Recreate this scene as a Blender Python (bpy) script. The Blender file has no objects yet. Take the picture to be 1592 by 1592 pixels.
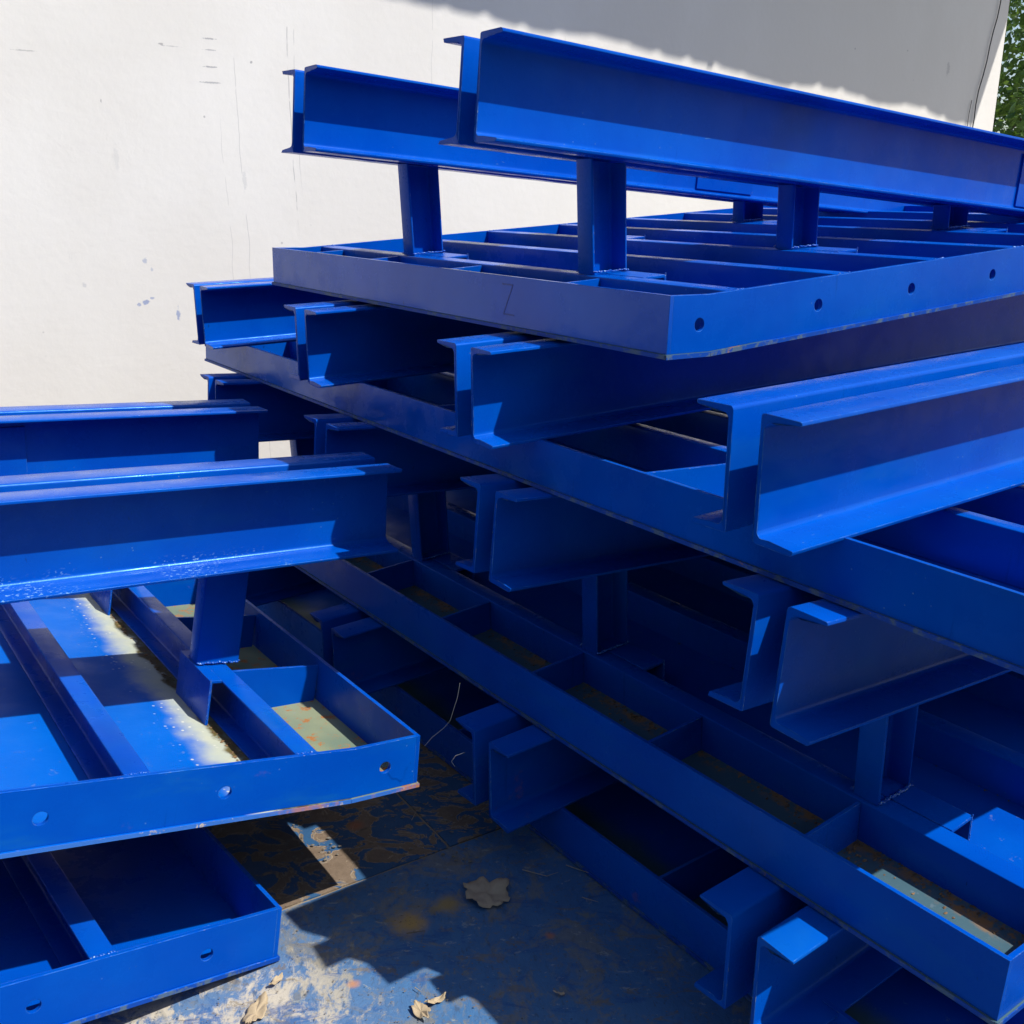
import bpy, bmesh, math, random
from mathutils import Matrix, Vector, noise
random.seed(7)
R = math.radians
scene = bpy.context.scene
col = scene.collection

# ------------------------------------------------------------------ camera, sky, sun, exposure
EYE = 1.475
cam_data = bpy.data.cameras.new("camera")
cam = bpy.data.objects.new("camera", cam_data)
col.objects.link(cam)
scene.camera = cam
cam_data.sensor_width = 36.0
cam_data.lens = 1605.27 / 1592.0 * 36.0
cam_data.clip_start = 0.02
cam_data.clip_end = 600.0
cp, cr = R(17.1033), R(0.2948)
F = Vector((0, math.cos(cp), -math.sin(cp)))
U = Vector((0, math.sin(cp), math.cos(cp)))
X = Vector((1, 0, 0))
RX = X * math.cos(cr) + U * math.sin(cr)
UX = -X * math.sin(cr) + U * math.cos(cr)
M = Matrix((RX, UX, -F)).transposed().to_4x4()
M.translation = Vector((0, 0, EYE))
cam.matrix_world = M

SUN_AZ, SUN_EL = R(111.0), R(55.0)
world = bpy.data.worlds.new("World")
scene.world = world
world.use_nodes = True
wn = world.node_tree.nodes
wl = world.node_tree.links
sky = wn.new("ShaderNodeTexSky")
sky.sky_type = 'NISHITA'
sky.sun_disc = False
sky.sun_elevation = SUN_EL
sky.sun_rotation = SUN_AZ
sky.dust_density = 1.5
bg = wn["Background"]
wl.new(sky.outputs[0], bg.inputs[0])
bg.inputs[1].default_value = 0.125
sd = bpy.data.lights.new("sun", 'SUN')
sd.energy = 5.0
sd.angle = R(0.5)
sd.color = (1.0, 0.955, 0.88)
sun = bpy.data.objects.new("sun", sd)
col.objects.link(sun)
to_sun = Vector((math.sin(SUN_AZ) * math.cos(SUN_EL), math.cos(SUN_AZ) * math.cos(SUN_EL), math.sin(SUN_EL)))
sun.rotation_euler = to_sun.to_track_quat('Z', 'Y').to_euler()
sun.location = to_sun * 20
scene.view_settings.view_transform = 'Standard'
scene.view_settings.look = 'None'
scene.view_settings.exposure = 0.3
scene.view_settings.gamma = 1.0
scene.view_settings.use_curve_mapping = False
scene.cycles.max_bounces = 7
scene.cycles.diffuse_bounces = 4
scene.cycles.glossy_bounces = 4


# ------------------------------------------------------------------ node helpers
class NT:
    def __init__(self, name):
        self.mat = bpy.data.materials.new(name)
        self.mat.use_nodes = True
        self.t = self.mat.node_tree
        self.n = self.t.nodes
        self.p = self.n["Principled BSDF"]

    def put(self, sock, v):
        if hasattr(v, 'is_linked') or isinstance(v, bpy.types.NodeSocket):
            self.t.links.new(v, sock)
        else:
            if isinstance(v, tuple) and len(v) == 3 and sock.type == 'RGBA':
                v = (*v, 1)
            sock.default_value = v

    def obj(self):
        return self.n.new("ShaderNodeTexCoord").outputs['Object']

    def noise(self, vec, scale, detail=3, rough=0.5, dist=0.0):
        k = self.n.new("ShaderNodeTexNoise")
        self.put(k.inputs['Vector'], vec)
        k.inputs['Scale'].default_value = scale
        k.inputs['Detail'].default_value = detail
        k.inputs['Roughness'].default_value = rough
        k.inputs['Distortion'].default_value = dist
        return k.outputs[0]

    def vor(self, vec, scale, feat='F1', rnd=1.0):
        k = self.n.new("ShaderNodeTexVoronoi")
        k.feature = feat
        self.put(k.inputs['Vector'], vec)
        k.inputs['Scale'].default_value = scale
        k.inputs['Randomness'].default_value = rnd
        return k.outputs['Distance']

    def ramp(self, v, a, b, x=0.0, y=1.0):
        k = self.n.new("ShaderNodeMapRange")
        k.interpolation_type = 'SMOOTHSTEP'
        self.put(k.inputs[0], v)
        for i, q in enumerate((a, b, x, y)):
            k.inputs[i + 1].default_value = q
        return k.outputs[0]

    def math(self, op, a, b=0.0):
        k = self.n.new("ShaderNodeMath")
        k.operation = op
        self.put(k.inputs[0], a)
        self.put(k.inputs[1], b)
        return k.outputs[0]

    def mix(self, f, a, b):
        k = self.n.new("ShaderNodeMix")
        k.data_type = 'RGBA'
        self.put(k.inputs[0], f)
        self.put(k.inputs[6], a)
        self.put(k.inputs[7], b)
        return k.outputs[2]

    def map(self, vec, scale=(1, 1, 1), loc=(0, 0, 0), rot=(0, 0, 0)):
        k = self.n.new("ShaderNodeMapping")
        self.put(k.inputs[0], vec)
        k.inputs['Scale'].default_value = scale
        k.inputs['Location'].default_value = loc
        k.inputs['Rotation'].default_value = rot
        return k.outputs[0]

    def sep(self, vec):
        k = self.n.new("ShaderNodeSeparateXYZ")
        self.put(k.inputs[0], vec)
        return k.outputs

    def bump(self, h, strength, dist, normal=None):
        k = self.n.new("ShaderNodeBump")
        self.put(k.inputs['Height'], h)
        k.inputs['Strength'].default_value = strength
        k.inputs['Distance'].default_value = dist
        if normal is not None:
            self.put(k.inputs['Normal'], normal)
        return k.outputs[0]

    def edge(self, radius):
        """0 on flats, towards 1 on worn convex/concave edges"""
        b = self.n.new("ShaderNodeBevel")
        b.samples = 4
        b.inputs['Radius'].default_value = radius
        g = self.n.new("ShaderNodeNewGeometry")
        d = self.n.new("ShaderNodeVectorMath")
        d.operation = 'DOT_PRODUCT'
        self.t.links.new(b.outputs[0], d.inputs[0])
        self.t.links.new(g.outputs['Normal'], d.inputs[1])
        return self.ramp(d.outputs['Value'], 0.97, 0.80), b.outputs[0]

    def out(self, color, rough=0.5, normal=None, spec=0.5):
        self.put(self.p.inputs['Base Color'], color)
        self.put(self.p.inputs['Roughness'], rough)
        self.p.inputs['Specular IOR Level'].default_value = spec
        if normal is not None:
            self.put(self.p.inputs['Normal'], normal)
        return self.mat


BLUE = (0.0, 0.058, 0.40)
BLUE2 = (0.0, 0.076, 0.45)
PALE = (0.13, 0.33, 0.68)
RUST = (0.30, 0.085, 0.022)


def paint(name, flakes=0.0, dirt=0.12, seed=0.0, rust=0.0, gloss=0.24, spec=0.20, low=False, tint=(.10, .38, 1.0)):
    m = NT(name)
    o = m.map(m.obj(), loc=(seed, seed * 1.7, seed * .6))
    big = m.noise(o, 3.0, 4, .6)
    c = m.mix(m.ramp(big, .35, .68), BLUE, BLUE2)
    # thin dull streaks and a dusty film in places
    film = m.math('MULTIPLY', m.ramp(m.noise(m.map(o, (2.2, 2.2, 9)), 1.6, 5, .65), .52, .8), dirt)
    c = m.mix(film, c, (.008, .12, .34))
    grime = m.math('MULTIPLY', m.ramp(m.noise(o, 1.7, 4, .6), .60, .78), .28)
    c = m.mix(grime, c, (.01, .035, .12))
    # specks of dust and overspray
    sp = m.math('MULTIPLY', m.ramp(m.vor(o, 55), .11, .05), m.ramp(m.noise(o, 6, 2), .56, .66))
    c = m.mix(m.math('MULTIPLY', sp, .45), c, (.16, .30, .48))
    dk = m.math('MULTIPLY', m.ramp(m.noise(m.map(o, (1, 1, .35)), 90, 3, .6), .70, .76), m.ramp(m.noise(o, 4, 2), .5, .62))
    c = m.mix(m.math('MULTIPLY', dk, .75), c, (.006, .012, .05))
    if flakes > 0:
        fl = m.math('MULTIPLY', m.ramp(m.noise(m.map(o, (1, 1.6, 1.6)), 120, 4, .62), .585, .63), m.ramp(m.noise(o, 4.0, 3), .62 - .13 * flakes, .70 - .1 * flakes))
        if low:
            fl = m.math('MULTIPLY', fl, m.ramp(m.sep(m.obj())[2], .040, .020))
        c = m.mix(m.math('MULTIPLY', fl, .75), c, (.23, .44, .66))
    run = m.math('MULTIPLY', m.ramp(m.noise(m.map(o, (26, 26, 1.6)), 2.4, 3, .5), .66, .74), m.ramp(m.noise(o, 3.1, 2), .52, .62))
    c = m.mix(m.math('MULTIPLY', run, .30), c, (.0, .022, .16))
    scr = m.math('MULTIPLY', m.ramp(m.noise(m.map(o, (1.2, 14, 5), rot=(.4, .5, .3)), 22, 3, .6), .70, .735), m.ramp(m.noise(o, 5.5, 3), .55, .62))
    c = m.mix(m.math('MULTIPLY', scr, .5), c, (.10, .24, .45))
    ed, bn = m.edge(0.0022)
    wear = m.math('MULTIPLY', ed, m.ramp(m.noise(o, 34, 4, .7), .40, .62))
    c = m.mix(m.math('MULTIPLY', wear, .55), c, PALE)
    if rust > 0:
        rz = m.math('MULTIPLY', m.ramp(m.noise(o, 9, 5, .7), .64, .74), rust)
        c = m.mix(rz, c, RUST)
    chip = m.math('MULTIPLY', m.math('MULTIPLY', ed, m.ramp(m.noise(o, 75, 3, .6), .62, .66)), .8)
    c = m.mix(chip, c, (.32, .36, .40))
    rg = m.ramp(m.noise(o, 8, 5, .7), .32, .68, gloss - .06, gloss + .16)
    b1 = m.bump(m.noise(o, 210, 2, .5), .10, .0012, bn)
    b2 = m.bump(m.noise(o, 9, 3, .55), .16, .008, b1)
    m.p.inputs['Specular Tint'].default_value = (*tint, 1)
    return m.out(c, rg, b2, spec)


def floor_mat(name, kind):
    """steel sheet under the ribs: kind 'left' keeps bare cream/green primer near the end bay"""
    m = NT(name)
    o = m.obj()
    s = m.sep(o)[0]
    wob = m.math('MULTIPLY', m.math('SUBTRACT', m.noise(o, 7, 4, .6), .5), .10)
    sx = m.math('ADD', s, wob)
    blue = m.mix(m.ramp(m.noise(o, 4, 4), .35, .7), BLUE, BLUE2)
    green = m.mix(m.noise(o, 8, 4), (.11, .16, .12), (.17, .20, .13))
    cream = m.mix(m.noise(o, 20, 4), (.47, .47, .34), (.33, .39, .36))
    dirt = m.mix(m.noise(o, 30, 5, .7), (.035, .03, .02), (.13, .09, .035))
    if kind == 'left':
        c = m.mix(m.ramp(sx, .235, .165), m.mix(.35, blue, (.0, .15, .55)), cream)
        c = m.mix(m.ramp(sx, .150, .135), c, green)
        c = m.mix(m.math('MULTIPLY', m.ramp(sx, .15, .11), m.ramp(m.noise(o, 24, 5, .7), .42, .60)), c, dirt)
        band = m.math('MULTIPLY', m.ramp(sx, .27, .20), m.ramp(m.vor(o, 60), .26, .12))
        c = m.mix(m.math('MULTIPLY', band, m.ramp(m.noise(o, 9, 2), .45, .56)), c, (.55, .56, .47))
        strip = m.math('MULTIPLY', m.ramp(m.math('ABSOLUTE', m.math('SUBTRACT', sx, .140)), .020, .008), m.ramp(m.noise(o, 13, 5, .7), .36, .5))
        c = m.mix(strip, c, m.mix(m.noise(o, 60, 4), (.05, .045, .02), (.16, .12, .04)))
        fade = .82
    elif kind == 'lip':
        c = m.mix(m.ramp(m.noise(o, 5, 4), .35, .65), (.14, .19, .14), (.22, .25, .16))
        r = m.ramp(m.noise(o, 30, 5, .75), .54, .62)
        c = m.mix(r, c, (.33, .14, .045))
        fade = .9
    else:
        g = m.mix(m.noise(o, 6, 4), (.035, .085, .12), (.07, .13, .16))
        c = m.mix(m.ramp(sx, .20, .12), blue, g)
        c = m.mix(m.math('MULTIPLY', m.ramp(sx, .2, .1), m.ramp(m.noise(o, 17, 5, .75), .62, .70)), c, (.13, .075, .03))
        c = m.mix(m.math('MULTIPLY', m.ramp(m.math('ABSOLUTE', m.math('SUBTRACT', sx, .072)), .030, .004), m.ramp(m.noise(o, 26, 6, .8), .46, .56)), c, (.24, .13, .05))
        fade = .8
    ed = m.ramp(m.noise(o, 45, 4, .7), .62, .7)
    c = m.mix(m.math('MULTIPLY', ed, .25), c, (.2, .24, .3))
    nb = m.bump(m.noise(o, 70, 4, .6), .18, .003)
    m.p.inputs['Specular Tint'].default_value = (.25, .5, 1, 1)
    return m.out(c, m.ramp(m.noise(o, 12, 3), .3, .7, .36, .56), nb, .14)


def rusty_edge():
    m = NT("rusty_edge")
    o = m.obj()
    k = m.ramp(m.noise(m.map(o, (1, 1, 1)), 8, 5, .7), .45, .58)
    x = m.sep(o)[0]
    k2 = m.math('MULTIPLY', k, m.ramp(m.math('ADD', x, m.math('MULTIPLY', m.noise(o, 6, 2), .15)), .32, .10))
    c = m.mix(k2, (.02, .13, .5), (.42, .17, .06))
    c = m.mix(m.math('MULTIPLY', m.ramp(m.noise(m.map(o, (1, 1, 1)), 60, 4, .7), .60, .66), m.ramp(m.noise(o, 5, 2), .48, .58)), c, (.45, .40, .34))
    return m.out(c, .6, m.bump(m.noise(o, 120, 3), .3, .002))


MP = paint("blue_paint", 0, .16, 0.0)
MP2 = paint("blue_paint_second", 0, .22, 3.1, gloss=.2, spec=.3)
MP3 = paint("blue_paint_dusty", 0, .3, 7.7, gloss=.26)
MP4 = paint("blue_paint_lowest", 0, .3, 12.3, rust=.25, gloss=.3)
MPL = paint("blue_paint_dulled", 0, .4, 5.2, rust=.10, gloss=.26)
MPR = paint("blue_paint_rail_flaked", .6, .25, 2.2, gloss=.24, low=True, spec=.55, tint=(.2, .5, 1.0))
MPE = paint("blue_enamel_glossy", 0, .12, 4.4, gloss=.17, spec=.75, tint=(.22, .40, 1.0))
MPM = paint("blue_paint_fresh", 0, .12, 9.1, gloss=.26)
FLOOR_B = floor_mat("floor_sheet_dull", 'dull')
FLOOR_L = floor_mat("floor_sheet_primer", 'left')
FLOOR_LIP = floor_mat("floor_sheet_green", 'lip')
REDGE = rusty_edge()
dbm = NT("rust_debris")
dbr = dbm.n.new("ShaderNodeNewGeometry").outputs['Random Per Island']
DEBRIS = dbm.out(dbm.mix(dbr, (.09, .055, .03), (.22, .125, .055)), .9)
wm = NT("weld")
WELD = wm.out(wm.mix(wm.ramp(wm.noise(wm.obj(), 260, 2), 
    .57, .66), (.0, .075, .44), (.30, .46, .66)), .3, wm.bump(wm.noise(wm.obj(), 300, 2), .6, .002))


# ------------------------------------------------------------------ mesh helpers
def mesh_obj(name, verts, faces, mat, parent=None, mtx=None, smooth=None, recalc=True):
    me = bpy.data.meshes.new(name)
    me.from_pydata([tuple(v) for v in verts], [], faces)
    bm = bmesh.new()
    bm.from_mesh(me)
    if recalc:
        bmesh.ops.recalc_face_normals(bm, faces=bm.faces)
    else:
        bmesh.ops.remove_doubles(bm, verts=bm.verts, dist=1e-6)
    bm.to_mesh(me)
    bm.free()
    if mat:
        me.materials.append(mat)
    if smooth:
        me.polygons.foreach_set('use_smooth', [True] * len(me.polygons))
        me.set_sharp_from_angle(angle=R(smooth))
    o = bpy.data.objects.new(name, me)
    col.objects.link(o)
    if parent:
        o.parent = parent
    if mtx is not None:
        o.matrix_world = mtx
        if parent:
            o.matrix_parent_inverse = Matrix.Identity(4)
            o.matrix_basis = parent.matrix_basis.inverted() @ mtx
    return o


def box(x0, x1, y0, y1, z0, z1):
    v = [(x, y, z) for x in (x0, x1) for y in (y0, y1) for z in (z0, z1)]
    f = [(0, 1, 3, 2), (4, 6, 7, 5), (0, 4, 5, 1), (2, 3, 7, 6), (0, 2, 6, 4), (1, 5, 7, 3)]
    return v, f


def frame(O, S, V, N):
    m = Matrix((Vector(S), Vector(V), Vector(N))).transposed().to_4x4()
    m.translation = Vector(O)
    return m


def tag(o, label=None, cat=None, group=None, kind=None):
    for k, v in (('label', label), ('category', cat), ('group', group), ('kind', kind)):
        if v:
            o[k] = v
    return o


def empty(name, mtx, label, cat, group=None):
    e = bpy.data.objects.new(name, None)
    e.empty_display_size = .1
    col.objects.link(e)
    e.matrix_basis = mtx
    return tag(e, label, cat, group)


# ------------------------------------------------------------------ channel profile
H, W, G, TW = .2, .0745, .0553, .0075


def arc(cx, cy, r, a0, a1, n):
    return [(cx + r * math.cos(R(a0 + (a1 - a0) * i / n)), cy + r * math.sin(R(a0 + (a1 - a0) * i / n))) for i in range(n + 1)]


def channel_profile(h=H, w=W, tw=TW, tf=.012, tt=.0075, ro=.006, ri=.011):
    P = []
    P += arc(ro, ro, ro, 180, 270, 3)
    P += arc(w - .003, .003, .003, 270, 360, 2)
    P += [(w, tt - .001), (w - .002, tt)]
    P += [(tw + ri + .012, tf - .0003)]
    P += arc(tw + ri, tf + ri, ri, 270, 180, 6)
    P += arc(tw + ri, h - tf - ri, ri, 180, 90, 6)
    P += [(tw + ri + .012, h - tf + .0003)]
    P += [(w - .002, h - tt), (w, h - tt + .001)]
    P += arc(w - .003, h - .003, .003, 0, 90, 2)
    P += arc(ro, h - ro, ro, 90, 180, 3)
    return P


def extrude_profile(P, s0, s1, fn, nseg=1, jitter=0.0):
    n = len(P)
    v = []
    f = []
    for k in range(nseg + 1):
        s = s0 + (s1 - s0) * k / nseg
        for (a, b) in P:
            ds = 0
            if jitter and k == 0:
                ds = jitter * noise.noise(Vector((a * 90, b * 90, s0 * 7 + a)))
            v.append(fn(s + ds, a, b))
    for k in range(nseg):
        for i in range(n):
            j = (i + 1) % n
            f.append((k * n + i, k * n + j, (k + 1) * n + j, (k + 1) * n + i))
    f.append(tuple(range(n)))
    f.append(tuple(range(nseg * n, (nseg + 1) * n))[::-1])
    return v, f


PROF = channel_profile()
POSTP = channel_profile(h=.1, w=.053, tw=.006, tf=.008, tt=.006, ro=.003, ri=.006)
RIBP = channel_profile(h=.1, w=.046, tw=.005, tf=.006, tt=.005, ro=.002, ri=.005)


def add_rails(root, Rm, vs, length, mat, sgn=1):
    """each rail is two channels back to back with an open slot; Rm is the rail frame (s along rail)"""
    for vi in vs:
        for side in (-1, 1):
            fn = lambda s, a, b, side=side: (s, vi + side * (G / 2 + a), b)
            v, f = extrude_profile(PROF, 0, length, fn, 1, .005)
            mesh_obj("rail_channel", v, f, mat, root, Rm, smooth=40)


def side_plate(S, T, L, h, lip, delta, holes, hr=.0125, zc=.057, tail=0):
    """side flat bar in (s,z) of the main frame, thickness T along v, real round holes"""
    verts, faces = [], []

    def add2(p2s, flip=False):
        base = len(verts)
        for (s, z) in p2s:
            verts.append((s, 0, z))
        for (s, z) in p2s:
            verts.append((s, T, z))
        return base

    def solid_face(p2s):
        b = add2(p2s)
        n = len(p2s)
        faces.append(tuple(range(b, b + n)))
        faces.append(tuple(range(b + n, b + 2 * n))[::-1])

    def wall(p, q):
        b = len(verts)
        verts.extend([(p[0], 0, p[1]), (q[0], 0, q[1]), (q[0], T, q[1]), (p[0], T, p[1])])
        faces.append((b, b + 1, b + 2, b + 3))
    # transform of the lip part
    sl = (math.cos(delta), -math.sin(delta))
    nl = (math.sin(delta), math.cos(delta))
    lipf = lambda s, z: (s * sl[0] + z * nl[0], s * sl[1] + z * nl[1])
    mainf = lambda s, z: (s, z)
    shift = h * math.tan(delta / 2)

    def section(s0, s1, tr, hs, top0=None, top1=None):
        # s0,s1 bottom extents; top0/top1 for the mitred fold
        t0 = s0 if top0 is None else top0
        t1 = s1 if top1 is None else top1
        cells = []
        cur = (s0, t0)
        c = .0215
        for x in hs:
            cells.append(('q', cur, (x - c, x - c)))
            cells.append(('h', x, None))
            cur = (x + c, x + c)
        cells.append(('q', cur, (s1, t1)))
        for k, a, b in cells:
            if k == 'q':
                solid_face([tr(a[0], 0), tr(b[0], 0), tr(b[1], h), tr(a[1], h)])
            else:
                x = a
                lo, hi = zc - c, zc + c
                solid_face([tr(x - c, 0), tr(x + c, 0), tr(x + c, lo), tr(x - c, lo)])
                solid_face([tr(x - c, hi), tr(x + c, hi), tr(x + c, h), tr(x - c, h)])
                n = 24
                ring, sq = [], []
                for i in range(n):
                    an = 2 * math.pi * i / n
                    cx, cy = math.cos(an), math.sin(an)
                    q = c / max(abs(cx), abs(cy))
                    ring.append((x + hr * cx, zc + hr * cy))
                    sq.append((x + q * cx, zc + q * cy))
                for i in range(n):
                    j = (i + 1) % n
                    solid_face([tr(*ring[i]), tr(*sq[i]), tr(*sq[j]), tr(*ring[j])])
                    wall(tr(*ring[i]), tr(*ring[j]))
        wall(tr(s1, 0), tr(s0, 0))
        wall(tr(t0, h), tr(t1, h))
    if lip > 0:
        lh = [-lip + .079] if holes else []
        section(-lip + .009, 0, lipf, lh, -lip + .009, -shift)
        section(0, L, mainf, holes, shift, None)
        e0, e1 = lipf(-lip + .009, 0), lipf(-lip + .009, h)
    else:
        section(.009, L, mainf, holes)
        e0, e1 = (.009, 0), (.009, h)
    wall(e0, e1)
    wall((L, 0), (L, h))
    return verts, faces


def make_unit(name, label, Dm, Wd, L, h, lip, delta, rib_edges, stubs, stub_s, mat, floor_m, lip_floor_m,
              rails=None, posts=(), holes=(), pads=True, group=None, edge_mat=None, rail_mat=None, end_mat=None, pad_v=(-.12, .06), fz=.006, debris=()):
    """Dm: frame of the main deck (s inward from the fold, v across, z up)"""
    root = empty(name, Dm, label, "ramp section", group)
    # lip frame
    rot = Matrix.Rotation(delta, 4, 'Y')   # z->x : bends the end up
    Lm = Dm @ rot
    PT = .006
    # floor sheet (slightly wider than the bars: a thin lower edge shows)
    v, f = box(0, L, -.003, Wd + .003, -.001, PT)
    mesh_obj("floor_sheet", v, f, floor_m, root, Dm)
    if lip > 0:
        v, f = box(-lip - .003, -.0005, -.003, Wd + .003, -.001, PT)
        mesh_obj("lip_sheet", v, f, lip_floor_m, root, Lm)
    em = Lm if lip > 0 else Dm
    if fz > PT:
        v, f = box(.0006, L - .01, .0095, Wd - .0095, PT - .001, fz)
        mesh_obj("floor_sheet", v, f, floor_m, root, Dm)
        v, f = box(-lip + .0092, -.0002, .0095, Wd - .0095, PT - .001, fz)
        if lip > 0:
            mesh_obj("lip_sheet", v, f, lip_floor_m, root, Lm)
    for k_, (x0, x1, y0, y1, nn, ax) in enumerate(debris):
        rg_ = random.Random(31 + k_)
        vs, fs = [], []
        for i in range(nn):
            u, w_ = rg_.random(), abs(rg_.gauss(0, .45))
            w_ = min(1, w_)
            clump = .5 + noise.noise(Vector((u * 9, k_ * 3.1, 1.7)))
            if rg_.random() > clump + .25:
                continue
            if ax == 'y':
                p = Vector((x1 - (x1 - x0) * w_, y0 + (y1 - y0) * u, fz))
            else:
                p = Vector((x0 + (x1 - x0) * u, y1 - (y1 - y0) * w_, fz))
            sz, th = rg_.uniform(.0012, .0048), rg_.uniform(0, 6.28)
            k = len(vs)
            for a in range(5):
                an = th + a * 1.257
                vs.append(p + Vector((math.cos(an) * sz * rg_.uniform(.6, 1.5), math.sin(an) * sz * .7, rg_.uniform(0, sz * .5))))
            vs.append(p + Vector((0, 0, sz * rg_.uniform(.3, .9))))
            for a in range(5):
                fs.append((k + a, k + (a + 1) % 5, k + 5))
        ob = mesh_obj("debris", vs, fs, DEBRIS, root, Dm)
        ob['kind'] = 'stuff'
    # end bar
    v, f = box(-lip, -lip + .009, 0, Wd, PT, h)
    mesh_obj("end_bar", v, f, end_mat or mat, root, em)
    v, f = box(-lip - .004, -lip + .004, -.004, Wd + .004, -.0025, PT - .0008)
    mesh_obj("sheet_edge", v, f, edge_mat or WEDGE, root, em)
    # side bars with bolt holes
    for vv in (0, Wd - .009):
        v, f = side_plate(0, .009, L, h - PT, lip, delta, holes, zc=.057 - PT)
        mesh_obj("side_bar", v, f, mat, root, Dm @ Matrix.Translation((0, vv, PT)), recalc=False)
        yy0 = -.0045 if vv == 0 else Wd - .002
        v, f = box(0.001, L, yy0, yy0 + .0065, -.0028, PT - .0008)
        mesh_obj("sheet_edge", v, f, edge_mat or WEDGE, root, Dm)
        if lip > 0:
            v, f = box(-lip - .004, 0, yy0, yy0 + .0065, -.0028, PT - .0008)
            mesh_obj("sheet_edge", v, f, edge_mat or WEDGE, root, Lm)
    # ribs : web on the inward side, open toward the end
    sc = (h - .002 - PT) / .1
    for e in rib_edges:
        fn = lambda s, a, b: (e - .046 + a, s, PT + b * sc)
        v, f = extrude_profile(RIBP, .009, Wd - .009, fn, 1)
        mesh_obj("rib", v, f, mat, root, Dm, smooth=40)
        for yy in (.012, Wd - .012):
            weld(root, Dm, (e - .043, yy, h - .0015), (e - .003, yy, h - .0015), .0035)
    # stub plates between end bar and first rib
    e = rib_edges[0]
    for sv in stubs:
        v, f = box(-lip * .93 + .006 if lip else .009, e - .048, sv, sv + .007, PT, h - .005)
        mesh_obj("stub_plate", v, f, mat, root, Dm)
    if rails:
        Rm, vs, rl, spl = rails
        add_rails(root, Rm, vs, rl, rail_mat or mat)
        for (vi, s0, s1, z0, z1, sd) in spl:
            y = vi + sd * (G / 2 + TW)
            v, f = box(s0, s1, min(y, y + sd * .006), max(y, y + sd * .006), z0, z1)
            mesh_obj("splice_plate", v, f, rail_mat or mat, root, Rm)
        inv = Rm.inverted() @ Dm
        for (sp, vc) in posts:
            # post stands square on the rib and is cut to the slope of the rail
            tops = {}
            up = (inv @ Vector((0, 0, 1)) - inv @ Vector((0, 0, 0)))

            def ztop(x, y):
                q = inv @ Vector((x, y, 0))
                return -q.z / up.z - .0006
            if ztop(sp + .05, vc) - h < .02:
                continue
            fn = lambda q, a, b: (sp + b, vc + .055 - a, h - .001 if q == 0 else ztop(sp + b, vc + .055 - a))
            v, f = extrude_profile(POSTP, 0, 1, fn, 1)
            mesh_obj("post", v, f, mat, root, Dm, smooth=40)
            if pads:
                # pad: short piece of channel lying upside down under the post foot
                y0, y1 = vc + pad_v[0], vc + pad_v[1]
                T = .006
                x0, x1 = min(rib_edges, key=lambda q: abs(q - sp - .03)) + .0004, sp + .104
                vs_, fs_ = [], []
                for (a0, a1, b0, b1) in ((x0, x1, h - T - .0015, h - .0015), (x1 - T, x1, PT, h - T - .0015)):
                    v, f = box(a0, a1, y0, y1, b0, b1)
                    k = len(vs_)
                    vs_ += v
                    fs_ += [tuple(i + k for i in q) for q in f]
                mesh_obj("pad", vs_, fs_, mat, root, Dm)
                weld(root, Dm, (sp + .002, vc - .001, h + .005), (sp + .098, vc - .001, h + .003), .0042)
                weld(root, Dm, (sp + .002, vc + .058, h + .005), (sp + .098, vc + .058, h + .003), .0042)
                weld(root, Dm, (sp + .102, y0, h + .002), (sp + .102, y0, .02), .0015)
                weld(root, Dm, (sp + .102, y1, h + .002), (sp + .102, y1, .02), .0015)
    return root


def weld(root, m, p, q, r):
    p, q = Vector(p), Vector(q)
    n = max(3, int((q - p).length / (r * 1.3)))
    bm = bmesh.new()
    for i in range(n + 1):
        c = p.lerp(q, i / n) + Vector([random.uniform(-1, 1) * r * .35 for _ in range(3)])
        rr = r * random.uniform(.7, 1.2)
        bmesh.ops.create_icosphere(bm, subdivisions=1, radius=rr, matrix=Matrix.Translation(c) @ Matrix.Diagonal((1.1, 1.1, .6, 1)))
    me = bpy.data.meshes.new("weld_bead")
    bm.to_mesh(me)
    bm.free()
    me.materials.append(WELD)
    me.polygons.foreach_set('use_smooth', [True] * len(me.polygons))
    o = bpy.data.objects.new("weld_bead", me)
    col.objects.link(o)
    o.parent = root
    o.matrix_basis = root.matrix_basis.inverted() @ m
    return o


# ------------------------------------------------------------------ setting: ground, building, trees
AZB = R(54.5)
Bv = Vector((math.sin(AZB), math.cos(AZB), 0))
Av = Vector((-math.cos(AZB), math.sin(AZB), 0))
Zv = Vector((0, 0, 1))
WF = frame((0, 0, EYE), Bv, Av, Zv)      # wall frame: s along wall, v away from viewer


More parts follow.
